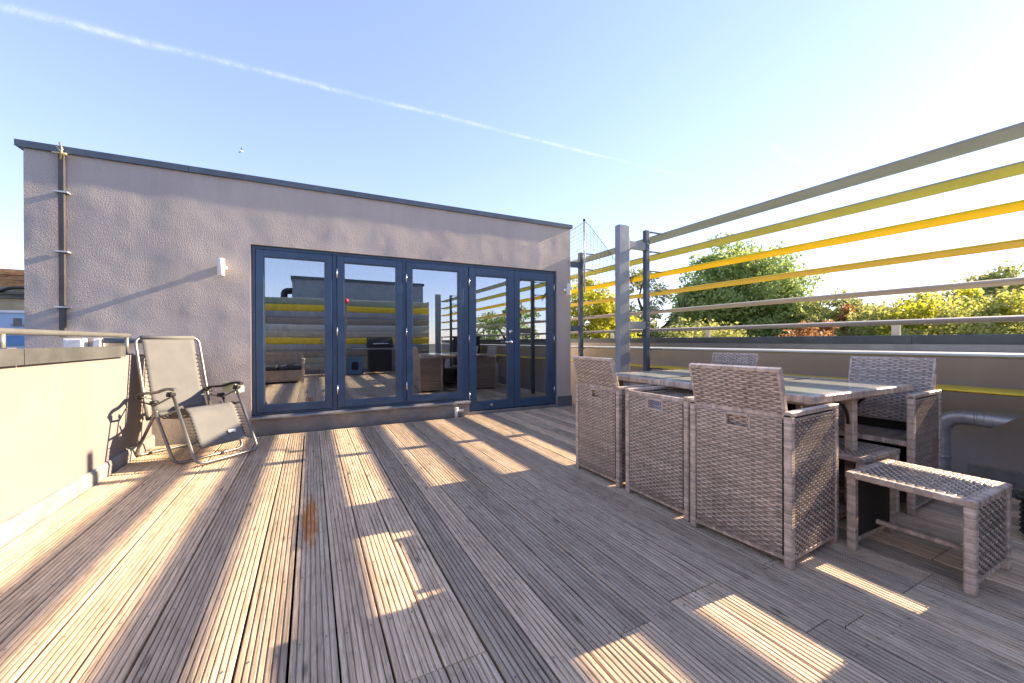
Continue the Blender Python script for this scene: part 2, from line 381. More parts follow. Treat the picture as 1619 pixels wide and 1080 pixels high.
# ------------------------------------------------------------------ setting
YW = 5.37                                   # facade plane
g = MB().add([(-1500,-1500,-9),(1500,-1500,-9),(1500,1500,-9),(-1500,1500,-9)], [(0,1,2,3)]).build('ground', M['ground']); tag(g, 'dark ground far below the roof terrace', kind='structure')
r_ = MB().box((-2.2,-4.6,-9), (5.25,YW+.1,-.16)).build('flat_roof', M['roofing']); tag(r_, 'dark felt roof under the timber decking', kind='structure')
# decking: every board a mesh of its own
deck = MB()
for y in [i*.45-3.4 for i in range(20)]: deck.box((-1.44, y, -.155), (4.1, y+.045, -.029))
deck = deck.build('deck', M['void']); tag(deck, 'weathered grooved timber decking of the roof terrace', kind='structure')
def board_mesh(L):
    prof = []; w = .1445; n = 7; pitch = w/n; gw = .0050; gd = .0075
    prof.append((0, -.028)); prof.append((0, -.003))
    for i in range(n):
        x0, x1 = i*pitch+(.0015 if i == 0 else gw/2), (i+1)*pitch-(.0015 if i == n-1 else gw/2)
        prof += [(x0, -.0012), (x0+.0022, 0), (x1-.0022, 0), (x1, -.0012)]
        if i < n-1: prof += [((i+1)*pitch-gw*.32, -gd), ((i+1)*pitch+gw*.32, -gd)]
    prof += [(w, -.003), (w, -.028)]
    b = MB(); b.prism(prof[::-1], 0, L, 'y'); return b
PITCH_B, X0B = .1527, -.0690
lens = {}
def board(k, y0, y1):
    L = round((y1-y0)*20)/20
    if L not in lens:
        o = board_mesh(L).build('board', M['wood'], deck); lens[L] = o.data
    else:
        o = bpy.data.objects.new('board', lens[L]); COL.objects.link(o); o.parent = deck
    o.location = (X0B+PITCH_B*k+random.uniform(-.001,.001), y0, random.uniform(-.0025,0)); o.rotation_euler = (0, random.uniform(-.006,.006), random.uniform(-.0004,.0004))
known = {2: 1.24, 3: 1.24, 7: 1.13, 11: .83, 12: .77, 15: .73, 16: .73, 18: .785}
rb = random.Random(3)
for k in range(-9, 28):
    top = YW-.11 if k < 13 else (YW-.02 if X0B+PITCH_B*k < 3.6 else 5.9)
    if k in known: cuts = [known[k], known[k]-3.6]
    elif k > 5: cuts = [rb.choice((.78, 1.15, 3.2, .4, -.2))]; cuts.append(cuts[0]-3.2)
    else: cuts = [rb.uniform(-.6, .5)]
    if k in (13, 14, 17, 20): cuts = [4.05] + cuts
    y1 = top
    for c in cuts+[-3.45]:
        if y1-c > .25:
            L = round((y1-c-.004)*20)/20
            board(k, y1-L, y1)
            y1 = y1-L-.004
sc_ = MB(); rs = random.Random(5)
for k in range(-9, 28):
    for i in range(20):
        for dx in (.031, .1135):
            x, y = X0B+PITCH_B*k+dx+rs.uniform(-.003,.003), i*.45-3.378+rs.uniform(-.012,.012)
            if y > YW-.15: continue
            sc_.add([(x+.0042*math.cos(a*math.pi/3), y+.0042*math.sin(a*math.pi/3), .0006) for a in range(6)], [(0,1,2,3,4,5)])
sc_.build('screw_heads', M['tube'], deck, kind='stuff')
# ------------------------------------------------------------------ rooftop room with glazed doors
room = tag(empty('rooftop_room', (.7, YW, 0)), 'taupe rendered rooftop room with five blue framed glazed doors', 'building')
def part(mb, name, mat, par=None, bevel=0, kind=None, label=None):
    par = par or room
    o = mb.build(name, mat, par, bevel, kind); o.matrix_parent_inverse = par.matrix_world.inverted() if False else Matrix.Identity(4)
    return o
def rel(mb, org):                         # shift world coordinates into the thing's own frame
    ox, oy, oz = org; mb.v = [(x-ox, y-oy, z-oz) for x, y, z in mb.v]; return mb
RO = (.7, YW, 0)
def rp(mb, name, mat, par=None, bevel=0, kind=None, label=None):
    o = rel(mb, RO).build(name, mat, par or room, bevel, kind)
    if label: o['label'] = label
    return o
XL, XR, ZT = -2.387, 3.788, 2.885
OX0, OX1, OZ = -.607, 3.524, 2.172
w = MB()
from mathutils import noise as mnoise
def undul(x, z):
    p = Vector((x*1.0, 3.7, z*1.0)); return .0045*mnoise.noise(p*1.9)+.0032*mnoise.noise(p*4.3+Vector((9,1,4)))+.0012*mnoise.noise(p*11)
def cuts_(*stops):
    out = [stops[0]]
    for a, b in zip(stops[:-1], stops[1:]):
        k = max(2, int((b-a)/.04)); out += [a+(b-a)*(i+1)/k for i in range(k)]
    return out
xs, zs = cuts_(XL, OX0, OX1, XR), cuts_(-.16, OZ, ZT); nx = len(xs)
gv = [(x, YW-.002+undul(x, z), z) for z in zs for x in xs]; gf = []; ec = {}
for j in range(len(zs)-1):
    for i in range(nx-1):
        if OX0 < (xs[i]+xs[i+1])/2 < OX1 and (zs[j]+zs[j+1])/2 < OZ: continue
        f = (j*nx+i, j*nx+i+1, (j+1)*nx+i+1, (j+1)*nx+i); gf.append(f)
        for k in range(4):
            e = (f[k], f[(k+1) % 4]); ec[tuple(sorted(e))] = (ec.get(tuple(sorted(e)), (0,))[0]+1, e)
w.add(gv, gf, 1, True)
for cnt, (a, b) in ec.values():
    if cnt == 1: w.add([gv[a], (gv[a][0], YW+.02, gv[a][2]), (gv[b][0], YW+.02, gv[b][2]), gv[b]], [(0,1,2,3)])
w.box((XL,YW+.012,-.16), (OX0,YW+.3,ZT)); w.box((OX1,YW+.012,-.16), (XR,YW+.3,ZT)); w.box((OX0,YW+.012,OZ), (OX1,YW+.3,ZT))
w.box((XL,YW+.3,-.16), (XL+.3,YW+4.4,ZT)); w.box((XR-.3,YW+.3,-.16), (XR,YW+4.4,ZT)); w.box((XL+.3,YW+4.1,-.16), (XR-.3,YW+4.4,ZT))
rp(w, 'wall', M['stucco'])
rp(MB().box((XL+.3,YW+.3,2.55), (XR-.3,YW+4.1,2.75)), 'ceiling', M['interior']); rp(MB().box((XL+.01,YW+.01,2.76), (XR-.01,YW+4.39,2.87)), 'roof', M['roofing'])
rp(MB().box((XL+.3,YW+.12,-.05), (XR-.3,YW+4.1,.02)), 'interior_floor', M['intfloor'])
il = MB().box((XL+.301,YW+.31,.02), (XL+.33,YW+4.09,2.55)).box((XR-.33,YW+.31,.02), (XR-.301,YW+4.09,2.55)).box((XL+.33,YW+4.06,.02), (XR-.33,YW+4.095,2.55))
rp(il, 'interior_lining', M['interior'])
seams = [XL-.05, -1.1576, .5026, 2.16, XR+.035]
for a, b in zip(seams[:-1], seams[1:]):
    cpg = MB().prism([(YW-.026,2.882),(YW-.026,2.946),(YW+.0,2.952),(YW+.34,2.93),(YW+.34,2.87),(YW+.31,2.87),(YW+.31,2.888),(YW-.016,2.888)], a+.002, b-.002, 'x')
    rp(cpg, 'coping', M['coping'])
for xx in (XL-.05, XR-.3): rp(MB().box((xx, YW+.345, 2.884), (xx+.335, YW+4.43, 2.945)), 'side_coping', M['coping'])
rp(MB().box((OX0+.005,YW-.012,-.02), (2.026,YW+.2,.168)), 'upstand', M['upstand'], bevel=.004)
rp(MB().prism([(YW-.045,.172),(YW-.05,.182),(YW-.05,.192),(YW-.044,.200),(YW+.06,.214),(YW+.06,.172)], OX0-.004, 2.03, 'x'), 'window_sill', M['sill'])
rp(MB().box((OX1+.004,YW-.018,-.1), (XR+.014,YW+.2,.165)), 'plinth', M['lead'], bevel=.004)
rp(MB().box((2.034,YW+.0,-.02), (OX1-.002,YW+.14,.040)), 'threshold', M['sill'], bevel=.004)
FY = YW+.035
fr = MB()
fr.box((OX0,FY,.215), (OX0+.042,FY+.08,OZ)); fr.box((OX1-.040,FY,.041), (OX1,FY+.08,OZ)); fr.box((OX0+.042,FY,OZ-.042), (OX1-.04,FY+.08,OZ))
fr.box((OX0+.042,FY,.215), (1.957,FY+.08,.238)); fr.box((.24,FY+.002,.238), (.291,FY+.08,OZ-.042)); fr.box((1.096,FY+.002,.238), (1.142,FY+.08,OZ-.042)); fr.box((1.957,FY+.002,.041), (2.034,FY+.08,OZ-.042))
rp(fr, 'door_frame', M['frame'], bevel=.003)
def leaf_door(x0, x1, z0, z1, gx0, gx1, gz0, gz1, hx, label, handle=False):
    y = FY-.014; d = MB()
    d.box((x0,y,z0), (gx0,y+.058,z1)); d.box((gx1,y,z0), (x1,y+.058,z1)); d.box((gx0,y,z0), (gx1,y+.058,gz0)); d.box((gx0,y,gz1), (gx1,y+.058,z1))
    o = rp(d, 'door', M['frame'], bevel=.004, label=label)
    bd = MB(); q = .009
    bd.box((gx0,y+.010,gz0), (gx0+q,y+.04,gz1)); bd.box((gx1-q,y+.010,gz0), (gx1,y+.04,gz1)); bd.box((gx0+q,y+.010,gz0), (gx1-q,y+.04,gz0+q)); bd.box((gx0+q,y+.010,gz1-q), (gx1-q,y+.04,gz1))
    rp(bd, 'glazing_bead', M['dsteel'], o)
    rp(MB().box((gx0+q*.5,y+.024,gz0+q*.5), (gx1-q*.5,y+.030,gz1-q*.5)), 'pane', M['glass'], o)
    if hx is not None:
        for hz in (z0+.22, (z0+z1)/2, z1-.22):
            h = MB().tube([(hx,y-.006,hz-.055),(hx,y-.006,hz+.055)], .0075, 8); rp(h, 'hinge', M['hinge'], o)
    if handle:
        hx2 = (gx1+x1)/2-.004
        hb = MB().tube([(hx2,y-.001,1.045),(hx2,y-.010,1.045)], .026, 14); hb.tube(rounded([(hx2,y-.008,1.045),(hx2,y-.055,1.045),(hx2-.115,y-.055,1.045)], .02), .0095, 8); rp(hb, 'handle', M['hinge'], o)
        lk = MB().tube([(hx2-.005,y-.001,1.20),(hx2-.005,y-.012,1.20)], .027, 14); lk.tube([(hx2-.005,y-.012,1.20),(hx2-.005,y-.018,1.20)], .012, 10); rp(lk, 'lock', M['hinge'], o)
        rp(MB().box((2.365,y-.012,.10), (2.40,y-.0005,.135)), 'door_stop', M['hinge'], o, .003)
    return o
Z1 = OZ-.046
leaf_door(-.561, .236, .242, Z1, -.484, .160, .322, 2.050, None, 'fixed glazed door leaf beside the lamp wall')
leaf_door(.295, 1.092, .242, Z1, .374, 1.014, .322, 2.050, .2925, 'second glazed door leaf with silver hinges')
leaf_door(1.146, 1.953, .242, Z1, 1.222, 1.876, .322, 2.050, 1.1435, 'third glazed door leaf above the sill')
leaf_door(2.039, 2.764, .052, Z1, 2.140, 2.655, .172, 2.012, 2.0365, 'full height glazed door leaf with handle and lock', True)
leaf_door(2.770, 3.480, .052, Z1, 2.862, 3.362, .172, 2.012, 3.4825, 'full height glazed door leaf beside the end pier')
# curtain and table inside the room, seen faintly through the panes
cur = MB(); rows = []
for zz in (.05, 1.2, 2.45): rows.append([(-.55+i*.018, YW+.42+.03*math.sin(i*1.1), zz) for i in range(36)])
cur.grid(rows); ct = cur.build('curtain', M['interior']); tag(ct, 'pale folded curtain hanging inside behind the fixed glazed leaf', 'curtain')
# ------------------------------------------------------------------ wall lamps, down pipe, tap
def lamp(x, z, label):
    t = tag(empty('wall_light', (x, YW, z)), label, 'wall light', 'cylindrical wall lights')
    MB().tube([(0,-.085,-.095),(0,-.085,-.090),(0,-.085,.090),(0,-.085,.095)], [.030,.034,.034,.030], 18).build('lamp_body', M['white'], t)
    MB().tube([(0,-.085,-.0955),(0,-.085,-.0965)], .022, 14).build('lens', M['hinge'], t)
    MB().box((-.02,-.056,-.02), (.02,-.012,.02)).build('arm', M['white'], t, .003)
    MB().tube([(0,-.012,0),(0,.001,0)], .045, 16).build('back_plate', M['hinge'], t)
lamp(-.868, 1.875, 'white cylinder wall light on the wide wall beside the first door')
lamp(3.70, 1.88, 'white cylinder wall light on the narrow pier by the louvre screen')
pt = tag(empty('down_pipe', (-2.12, YW-.03, 0)), 'dark square down pipe with clips running up the taupe wall', 'pipe')
MB().box((-.021,-.018,1.12), (.021,.018,2.885)).build('pipe', M['pipe'], pt, .004)
for z in (1.40, 1.93, 2.50):
    MB().box((-.05,-.028,z-.008), (.05,.028,z+.008)).build('clip', M['galv'], pt, .003)
cl = MB(); cl.tube([(-.05,-.035,2.86),(.05,-.035,2.86)], .012, 8); cl.tube([(0.005,-.04,2.80),(.02,-.045,2.90),(0.0,-.04,2.96)], .008, 6); cl.tube([(-.02,-.04,2.93),(.03,-.04,2.84)], .007, 6)
cl.build('clamp', M['copper'], pt)
tp = tag(empty('overflow_pipe', (1.80, YW-.09, 0)), 'short white overflow pipe with elbow at the foot of the doors', 'pipe')
MB().tube([(0,0,-.005),(0,0,.125)], .024, 12).build('pipe', M['white'], tp); MB().tube([(0,0,.09),(.06,0,.09),(.105,.0,.094)], [.018,.016,.020], 10).build('spout', M['white'], tp)
MB().tube([(0,0,.115),(0,0,.135)], .029, 12).build('collar', M['white'], tp)

# ------------------------------------------------------------------ left parapet with hand rail
lp = tag(empty('parapet_wall', (-1.6, 2, 0)), 'sunlit cream rendered parapet wall with grey coping beside the reclining chair', 'wall')
LO = (-1.6, 2, 0)
def lpart(mb, name, mat, bevel=0): return rel(mb, LO).build(name, mat, lp, bevel)
lpart(MB().box((-1.78,-4.5,-.5), (-1.478,YW-.002,.945)), 'wall', M['cream'])
for a, b in ((-4.5,-1.2), (-1.2,3.25), (3.25,4.63)):
    lpart(MB().prism([(-1.446,.938),(-1.446,1.026),(-1.455,1.032),(-1.80,1.018),(-1.815,1.01),(-1.815,.93),(-1.80,.93),(-1.80,.949),(-1.462,.949),(-1.462,.938)][::-1], a+.003, b-.003, 'y'), 'coping', M['coping_grey'])
lpart(MB().prism([(-1.477,-.1),(-1.450,-.1),(-1.450,.075),(-1.462,.100),(-1.477,.104)], -4.5, YW-.005, 'y'), 'skirting', M['skirt'])
hr = tag(empty('hand_rail', (-1.58, 3, 0)), 'pale metal hand rail on the cream parapet', 'rail')
HO = (-1.58, 3, 0)
rel(MB().tube([(-1.58,-4,1.135),(-1.58,5.12,1.128)], .020, 12), HO).build('rail', M['rail'], hr)
for y in (-2.2, .0, 2.3, 3.35, 5.08):
    p = MB().tube([(-1.58,y,1.02 if y < 4.63 else .94),(-1.58,y,1.115)], .015, 10); p.box((-1.62,y-.04,1.0195 if y < 4.63 else .9455), (-1.54,y+.04,1.034 if y < 4.63 else .955)); rel(p, HO).build('rail_post', M['rail'], hr)
for i, (x, y, z, sx, sz, lab) in enumerate(((-2.02, 5.30, 1.05, .07, .05, 'white junction box at the foot of the down pipe'), (-1.86, 5.32, 1.05, .028, .05, 'narrow white junction box beside the down pipe box'))):
    b = tag(empty('junction_box', (x, y, z)), lab, 'box', 'junction boxes on the wall')
    MB().box((-sx,-.045,-sz), (sx,.049,sz)).build('body', M['white'], b, .006); MB().box((-sx*.8,-.050,-sz*.8), (sx*.8,-.0455,sz*.8)).build('lid', M['white'], b, .002)
    for q in (-.6, .6): MB().tube([(sx*q,-.0505,sz*.65),(sx*q,-.053,sz*.65)], .006, 8).build('screw', M['hinge'], b)
ct = tag(empty('conduit', (-1.7, 5.31, 1.0)), 'dark blue conduit pipe running along the wall behind the hand rail', 'pipe')
MB().tube([(-.12,0,.08),(.12,0,.075),(.19,0,.085)], .026, 10).build('pipe', M['dsteel'], ct); MB().tube([(.16,0,.085),(.21,0,.086)], .034, 10).build('coupling', M['dsteel'], ct)

# ------------------------------------------------------------------ right parapet, hand rail, timbers
rpw = tag(empty('parapet_wall', (4.9, 2, 0)), 'brown rendered parapet wall with dark coping behind the louvre screen', 'wall')
PO = (4.9, 2, 0)
def rpp(mb, name, mat, bevel=0): return rel(mb, PO).build(name, mat, rpw, bevel)
rpp(MB().box((4.80,-5,-.6), (5.10,9.5,1.02)), 'wall', M['brownwall'])
rpp(MB().box((4.785,-5,.962), (4.799,9.5,1.019)), 'flashing', M['sill'])
for a, b in ((-5,-2.2), (-2.2,1.55), (1.55,5.2), (5.2,9.5)):
    rpp(MB().prism([(4.765,1.022),(4.765,1.094),(4.775,1.099),(5.12,1.088),(5.13,1.08),(5.13,1.02),(5.115,1.02),(5.115,1.045),(4.78,1.045),(4.78,1.022)], a+.003, b-.003, 'y'), 'coping', M['coping'])
hr = tag(empty('hand_rail', (4.95, 2, 1.09)), 'slim metal hand rail on stubs above the dark parapet coping', 'rail')
MB().tube([(0,-7,.135),(0,7.4,.135)], .022, 12).build('rail', M['rail'], hr)
for y in (-5.5,-3.2,-1.0,1.72,3.72,5.7): MB().box((-.018,y-2-.03,.001), (.018,y-2+.03,.118)).build('rail_post', M['white'], hr, .003)
for z, x, lab in ((-.05, 4.775, 'weathered grey timber board lying at the foot of the brown parapet'), (-.135, 4.735, 'lower timber board in front of the one at the parapet foot')):
    t = MB().box((x-.024,-1.9,-.09 if z > -.1 else -.0), (x+.022,1.21,.105 if z > -.1 else .07)); 
    t.v = [(a, b, c_+z) for a, b, c_ in t.v]
    o = t.build('timber_board', M['timber'], None, .005); tag(o, lab, 'timber')

# ------------------------------------------------------------------ coloured louvre screen on the right
ls = tag(empty('louvre_screen', (3.9, 3, 0)), 'tall screen of olive, yellow and grey louvre blades on steel posts', 'screen')
LSO = (3.9, 3, 0)
def lsp(mb, name, mat, bevel=0, label=None):
    o = rel(mb, LSO).build(name, mat, ls, bevel)
    if label: o['label'] = label
    return o
XC = 4.39
def ell(cx, cz, a, b, tilt=0, n=20):
    out = []
    for i in range(n):
        t = 2*math.pi*i/n; x, z = a*math.cos(t), b*math.sin(t); ct_, st_ = math.cos(tilt), math.sin(tilt); out.append((cx+x*ct_-z*st_, cz+x*st_+z*ct_))
    return out
ZL = [2.504-.2599*k for k in range(8)]
for k, z in enumerate(ZL):
    lsp(MB().prism(ell(XC, z, .153, .022), -3.4, 6.4, 'y', True), 'louvre', M['lv%d' % k], 0, LN[k].replace('_', ' ')+' louvre blade')
PX = 3.94
def clips(y):
    for z in ZL:
        c = MB().box((PX+.064,y+.012,z-.007), (4.30,y+.050,z+.003)); c.prism([(PX+.064,z-.035),(PX+.13,z-.008),(PX+.064,z-.008)], y+.02, y+.042, 'y')
        lsp(c, 'clip', M['dsteel'])
def post(y, top, col=True):
    lsp(MB().box((PX,y,-.16), (PX+.064,y+.062,top)), 'screen_post', M['dsteel'], .004); clips(y)
    if col:
        cx = .9013*(y-.02); cw = .166
        lsp(MB().box((cx,y-.02,-.16), (cx+cw,y+.07,2.515)), 'column', M['steel'], .006)
        lsp(MB().box((cx+.0005,y-.0195,2.5155), (cx+cw-.0005,y+.0695,2.522)), 'column_cap', M['steel'])
        for za, zb in ((2.245,2.345), (1.210,1.308)):
            lsp(MB().box((cx+cw+.0125,y+.006,za), (PX-.001,y+.056,zb)), 'bracket', M['steel'], .003)
            lsp(MB().box((cx+cw+.0005,y-.012,za-.04), (cx+cw+.012,y+.062,zb+.04)), 'fixing_plate', M['dsteel'])
            for q_ in (za+.015, zb-.015): lsp(MB().tube([(PX+.02,y-.0005,q_),(PX+.02,y-.012,q_)], .010, 6), 'bolt', M['galv'])
post(3.87, 2.515)
cy_ = 3.87
post(-1.35, 2.515, False)
lsp(MB().box((3.47,-1.37,-.16), (3.636,-1.28,2.515)), 'column', M['steel'], .006)
lsp(MB().box((PX,5.31,-.16), (PX+.064,5.372,2.505)), 'screen_post', M['dsteel'], .004); clips(5.31)
for za in (2.255, 1.215): lsp(MB().box((3.792,5.32,za), (PX-.001,5.362,za+.09)), 'bracket', M['dsteel'])
# football net on a pole behind the end of the screen
nt = tag(empty('net_pole', (4.0, 5.27, 0)), 'white pole carrying a sagging black net above the screen end', 'net')
MB().tube([(0,0,1.85),(0,0,3.03)], .017, 10).build('pole', M['galv'], nt); MB().tube([(0,0,3.015),(0,0,3.045)], .024, 10).build('cap', M['black'], nt)
net = MB()
def netpt(s_, t_):                         # s_: along Y from the wall to the free edge, t_: downward
    y = -.02 + (s_)*(-1.05) if s_ > 0 else -s_*.75
    top = 3.01 - (abs(s_)*.13 if s_ < 0 else s_*1.18)
    bot = 1.95
    return Vector((.02+.02*math.sin(5*t_+s_*3), y, top+(bot-top)*t_))
for i in range(-8, 13):
    net.tube([netpt(i/12, j/16) for j in range(17)], .0020 if i not in (0, 12) else .0032, 4, False)
for j in range(17):
    net.tube([netpt(i/12, j/16) for i in range(-8, 13)], .0020 if j else .0045, 4, False)
net.build('net', M['black'], nt, kind='stuff')

# ------------------------------------------------------------------ duct, crate
du = tag(empty('duct_pipe', (4.42, 1.27, -.16)), 'bent galvanised duct with an angled open end by the parapet', 'duct')
path = [Vector((0,0,0)), Vector((0,0,.46))] + arc((0,-.13,.50), .13, 0, math.pi/2, (0,1,0), (0,0,1), 8)[1:] + [Vector((-.0,-.24,.632))]
MB().tube(path, .056, 20, False).build('elbow', M['galv'], du)
n = 20; nz = MB(); vs = []
for yy, sl_ in ((-.20, 0), (-.27, 1)):
    for k in range(n):
        a = 2*math.pi*k/n; zz = .632+.0585*math.sin(a); vs.append((.0585*math.cos(a), yy-(.07 + .075*math.sin(a) if sl_ else 0), zz))
nz.add(vs, [(k, (k+1) % n, n+(k+1) % n, n+k) for k in range(n)], 1, True).build('nozzle', M['galv'], du)
for (p0, p1) in (((0,0,.30),(0,0,.318)), ((0,0,.16),(0,0,.172)), ((0,-.135,.632),(0,-.145,.632)), ((0,-.19,.632),(0,-.204,.632)), ((0,-.235,.632),(0,-.242,.632))): MB().tube([p0, p1], .0605, 20).build('joint_ring', M['galv'], du)
cr = tag(empty('storage_crate', (3.60, .44, 0)), 'black ribbed plastic storage crate on the deck behind the footstool', 'crate')
b = MB().box((-.27,-.22,.035), (.27,.22,.215)).build('body', M['black'], cr, .012)
for i in range(6): MB().box((-.274,-.224,.05+i*.027), (.274,.224,.062+i*.027)).build('rib', M['black'], cr, .002)
MB().box((-.285,-.235,.215), (.285,.235,.24)).build('lid', M['black'], cr, .008)
for x in (-.23, .23):
    for y in (-.18, .18): MB().box((x-.03,y-.03,0), (x+.03,y+.03,.034)).build('foot', M['black'], cr, .003)

cb = tag(empty('sun_block_cabinet', (4.05, -.17, 0)), 'tall black plastic cabinet added out of view to block the sun beside the ribbed crate', 'cabinet')  # unseen cabinet, added only to keep sun off the near deck
MB().box((-.15,-.74,.0), (.15,.74,1.14)).build('body', M['black'], cb, .01); MB().box((-.17,-.76,1.141), (.17,.755,1.18)).build('top', M['black'], cb, .008)
for y0_ in (-.73, .005):
    d_ = MB().box((-.172,y0_,.05), (-.1505,y0_+.725,1.10)).build('door', M['black'], cb, .006); MB().box((-.19,-.06 if y0_ < -.1 else .04,.5), (-.173,-.04 if y0_ < -.1 else .06,.66)).build('handle', M['tube'], d_)
# ------------------------------------------------------------------ woven dining set
RM = M['rattan']
def make_chair(raised):
    # local frame: back panel outer face at x=0, seat opens towards +x, y 0..w
    t = empty('cube_chair'); w, d, h = .525, .50, .715; pw = .018
    z0, zt = .045, h-.012
    # back panel with hand hole
    MB().weave((.002, w-2*pw-.006, z0), (0,-1,0), (0,0,1), w-4*pw-.012, zt-z0-.01, holes=((.17, .575, .29, .635),)).build('back_panel', RM, t, kind='stuff').location = (0, -.0, 0)
    hb = MB()
    for a, b in (((.015,.0,.60),(.015,.0,.60)),): pass
    y1 = w-2*pw-.006
    for zz in (z0+.573, z0+.637): hb.box((-.002,y1-.292,zz-.005), (.018,y1-.168,zz+.005))
    for yy in (y1-.292, y1-.168): hb.box((-.002,yy-.005,z0+.568), (.018,yy+.005,z0+.642))
    hb.build('hand_hole', RM, t)
    bc = MB(); ya, yb = y1-.292, y1-.168; za, zb = z0+.568, z0+.642; yl, yh = 2*pw+.006, w-2*pw-.006
    for a_, b_ in (((.013,yl,z0),(.018,ya,zt-.02)), ((.013,yb,z0),(.018,yh,zt-.02)), ((.013,ya,z0),(.018,yb,za)), ((.013,ya,zb),(.018,yb,zt-.02))): bc.box(a_, b_)
    bc.build('panel_gap_shade', M['gap_shade'], t, kind='stuff')  # dark sheet added behind the weave so its gaps read as shadow
    for y, s in ((pw, -1), (w-pw, 1)):
        MB().wrapped((pw,y,.0), (pw,y,h), pw).build('corner_post', RM, t); MB().wrapped((d-pw,y,0), (d-pw,y,h), pw).build('corner_post', RM, t)
        yy = y+s*.012
        U, o = ((1,0,0), (2*pw, yy, z0)) if s < 0 else ((-1,0,0), (d-2*pw, yy, z0))
        MB().weave(o, U, (0,0,1), d-4*pw, h-z0-.02, .022, .0135, .0036).build('side_panel', RM, t, kind='stuff')
        U, o = ((-1,0,0), (d-2*pw, y-s*.010, z0)) if s < 0 else ((1,0,0), (2*pw, y-s*.010, z0))
        MB().weave(o, U, (0,0,1), d-4*pw, h-z0-.02, .03, .0145, .003).build('inner_panel', RM, t, kind='stuff')
        MB().box((2*pw,y-.002,z0), (d-2*pw,y+.002,h-.02)).build('panel_gap_shade', M['gap_shade'], t)  # side sheet, gap shadow painted as a dark backing
        MB().wrapped((0.0,y,h), (d,y,h), .018, .012, .014, (0,1,0)).build('arm_rest', RM, t)
        MB().wrapped((2*pw,y,z0-.004), (d-2*pw,y,z0-.004), .014, .010).build('bottom_rail', RM, t)
        for x in (pw, d-pw): MB().box((x-.012,y-.012,-.0), (x+.012,y+.012,.004)).build('foot', M['black'], t)
    MB().wrapped((.016,2*pw,h-.012), (.016,w-2*pw,h-.012), .012, .012).build('top_rail', RM, t); MB().wrapped((.016,2*pw,z0-.006), (.016,w-2*pw,z0-.006), .012, .010).build('bottom_rail', RM, t)
    st = MB().weave((.03,2*pw+.01,.43), (1,0,0), (0,1,0), d-.05, w-4*pw-.02, .028, .016, .003); st.build('seat', RM, t, kind='stuff')
    MB().wrapped((d-.02,2*pw,.425), (d-.02,w-2*pw,.425), .016, .016).build('seat_rail', RM, t)
    MB().box((.03,2*pw,.405), (d-.04,w-2*pw,.42)).build('seat_board', M['black'], t)
    bk = empty('backrest'); bk.parent = t
    L, bw = .44, w-4*pw-.004
    bb = MB().weave((0,bw,0), (0,-1,0), (0,0,1), bw, L, .029, .0118, .004).build('back_weave', RM, bk, kind='stuff'); bb.location = (-.014,0,0)
    bb = MB().weave((0,0,0), (0,1,0), (0,0,1), bw, L, .030, .0125, .003).build('front_weave', RM, bk, kind='stuff'); bb.location = (.014,0,0)
    MB().box((-.009,.004,.004), (.009,bw-.004,L-.004)).build('backrest_gap_shade', M['gap_shade'], bk)  # dark filler between both weaves, painted shadow for their gaps
    ed = MB(); ed.wrapped((0,-.002,-.002), (0,-.002,L), .016, .008, .014, (1,0,0)); ed.wrapped((0,bw+.002,-.002), (0,bw+.002,L), .016, .008, .014, (1,0,0)); ed.wrapped((0,-.008,L+.002), (0,bw+.008,L+.002), .017, .009, .014, (1,0,0))
    ed.build('edge_binding', RM, bk)
    if raised: bk.location = (.078, 2*pw+.002, .495); bk.rotation_euler = (0, R(-14.5), 0)
    else: bk.location = (.05, 2*pw+.002, .60); bk.rotation_euler = (0, R(79), 0)
    return t
up_chair = make_chair(True); fold_chair = make_chair(False)
GR = 'woven cube chairs round the dining table'
def seat(src, first, x, y, rz, lab):
    o = src if first else copy_tree(src)
    o.location = (x, y, 0); o.rotation_euler = (0,0,rz); return tag(o, lab, 'chair', GR)
seat(up_chair, True, 1.972, 1.052, R(4.0), 'woven cube chair with raised back at the table corner touching the low footstool')
seat(fold_chair, True, 1.968, 1.612, 0, 'woven cube chair with its back folded down, between two raised-back chairs')
seat(up_chair, False, 1.972, 2.205, 0, 'woven cube chair with raised back at the table end facing the glazed doors')
seat(up_chair, False, 3.70, 1.065+.525, math.pi+R(3.0), 'woven cube chair with raised back on the parapet side, beside the bent duct')
seat(fold_chair, False, 3.69, 1.64+.525, math.pi, 'folded woven cube chair in the middle of the parapet side of the table')
seat(up_chair, False, 3.69, 2.235+.525, math.pi, 'woven cube chair with raised back on the parapet side, beside the steel column')
# table
tb = tag(empty('dining_table', (2.915, 1.97, 0)), 'long woven dining table with a glass top', 'table')
hx, hy, zt = .60, .835, .77
rim = MB()
for s in (-1, 1):
    rim.wrapped((-hx,s*(hy-.022),zt-.024), (hx,s*(hy-.022),zt-.024), .022, .022, .016, (0,1,0)); rim.wrapped((s*(hx-.022),-hy+.045,zt-.024), (s*(hx-.022),hy-.045,zt-.024), .022, .022, .016, (1,0,0))
rim.build('rim', RM, tb)
for s in (-1, 1): MB().wrapped((-hx+.045,s*.28,zt-.022), (hx-.045,s*.28,zt-.022), .03, .012, .016, (0,1,0)).build('cross_band', RM, tb)
MB().weave((-hx+.046,-hy+.046,zt-.03), (1,0,0), (0,1,0), 2*hx-.092, 2*hy-.092, .03, .02, .003).build('woven_top', RM, tb, kind='stuff')
for a, b in ((-hy+.046,-.312), (-.248,.248), (.312,hy-.046)): MB().box((-hx+.046,a,zt-.008), (hx-.046,b,zt-.002)).build('glass_panel', M['tglass'], tb, .001)
ap = MB()
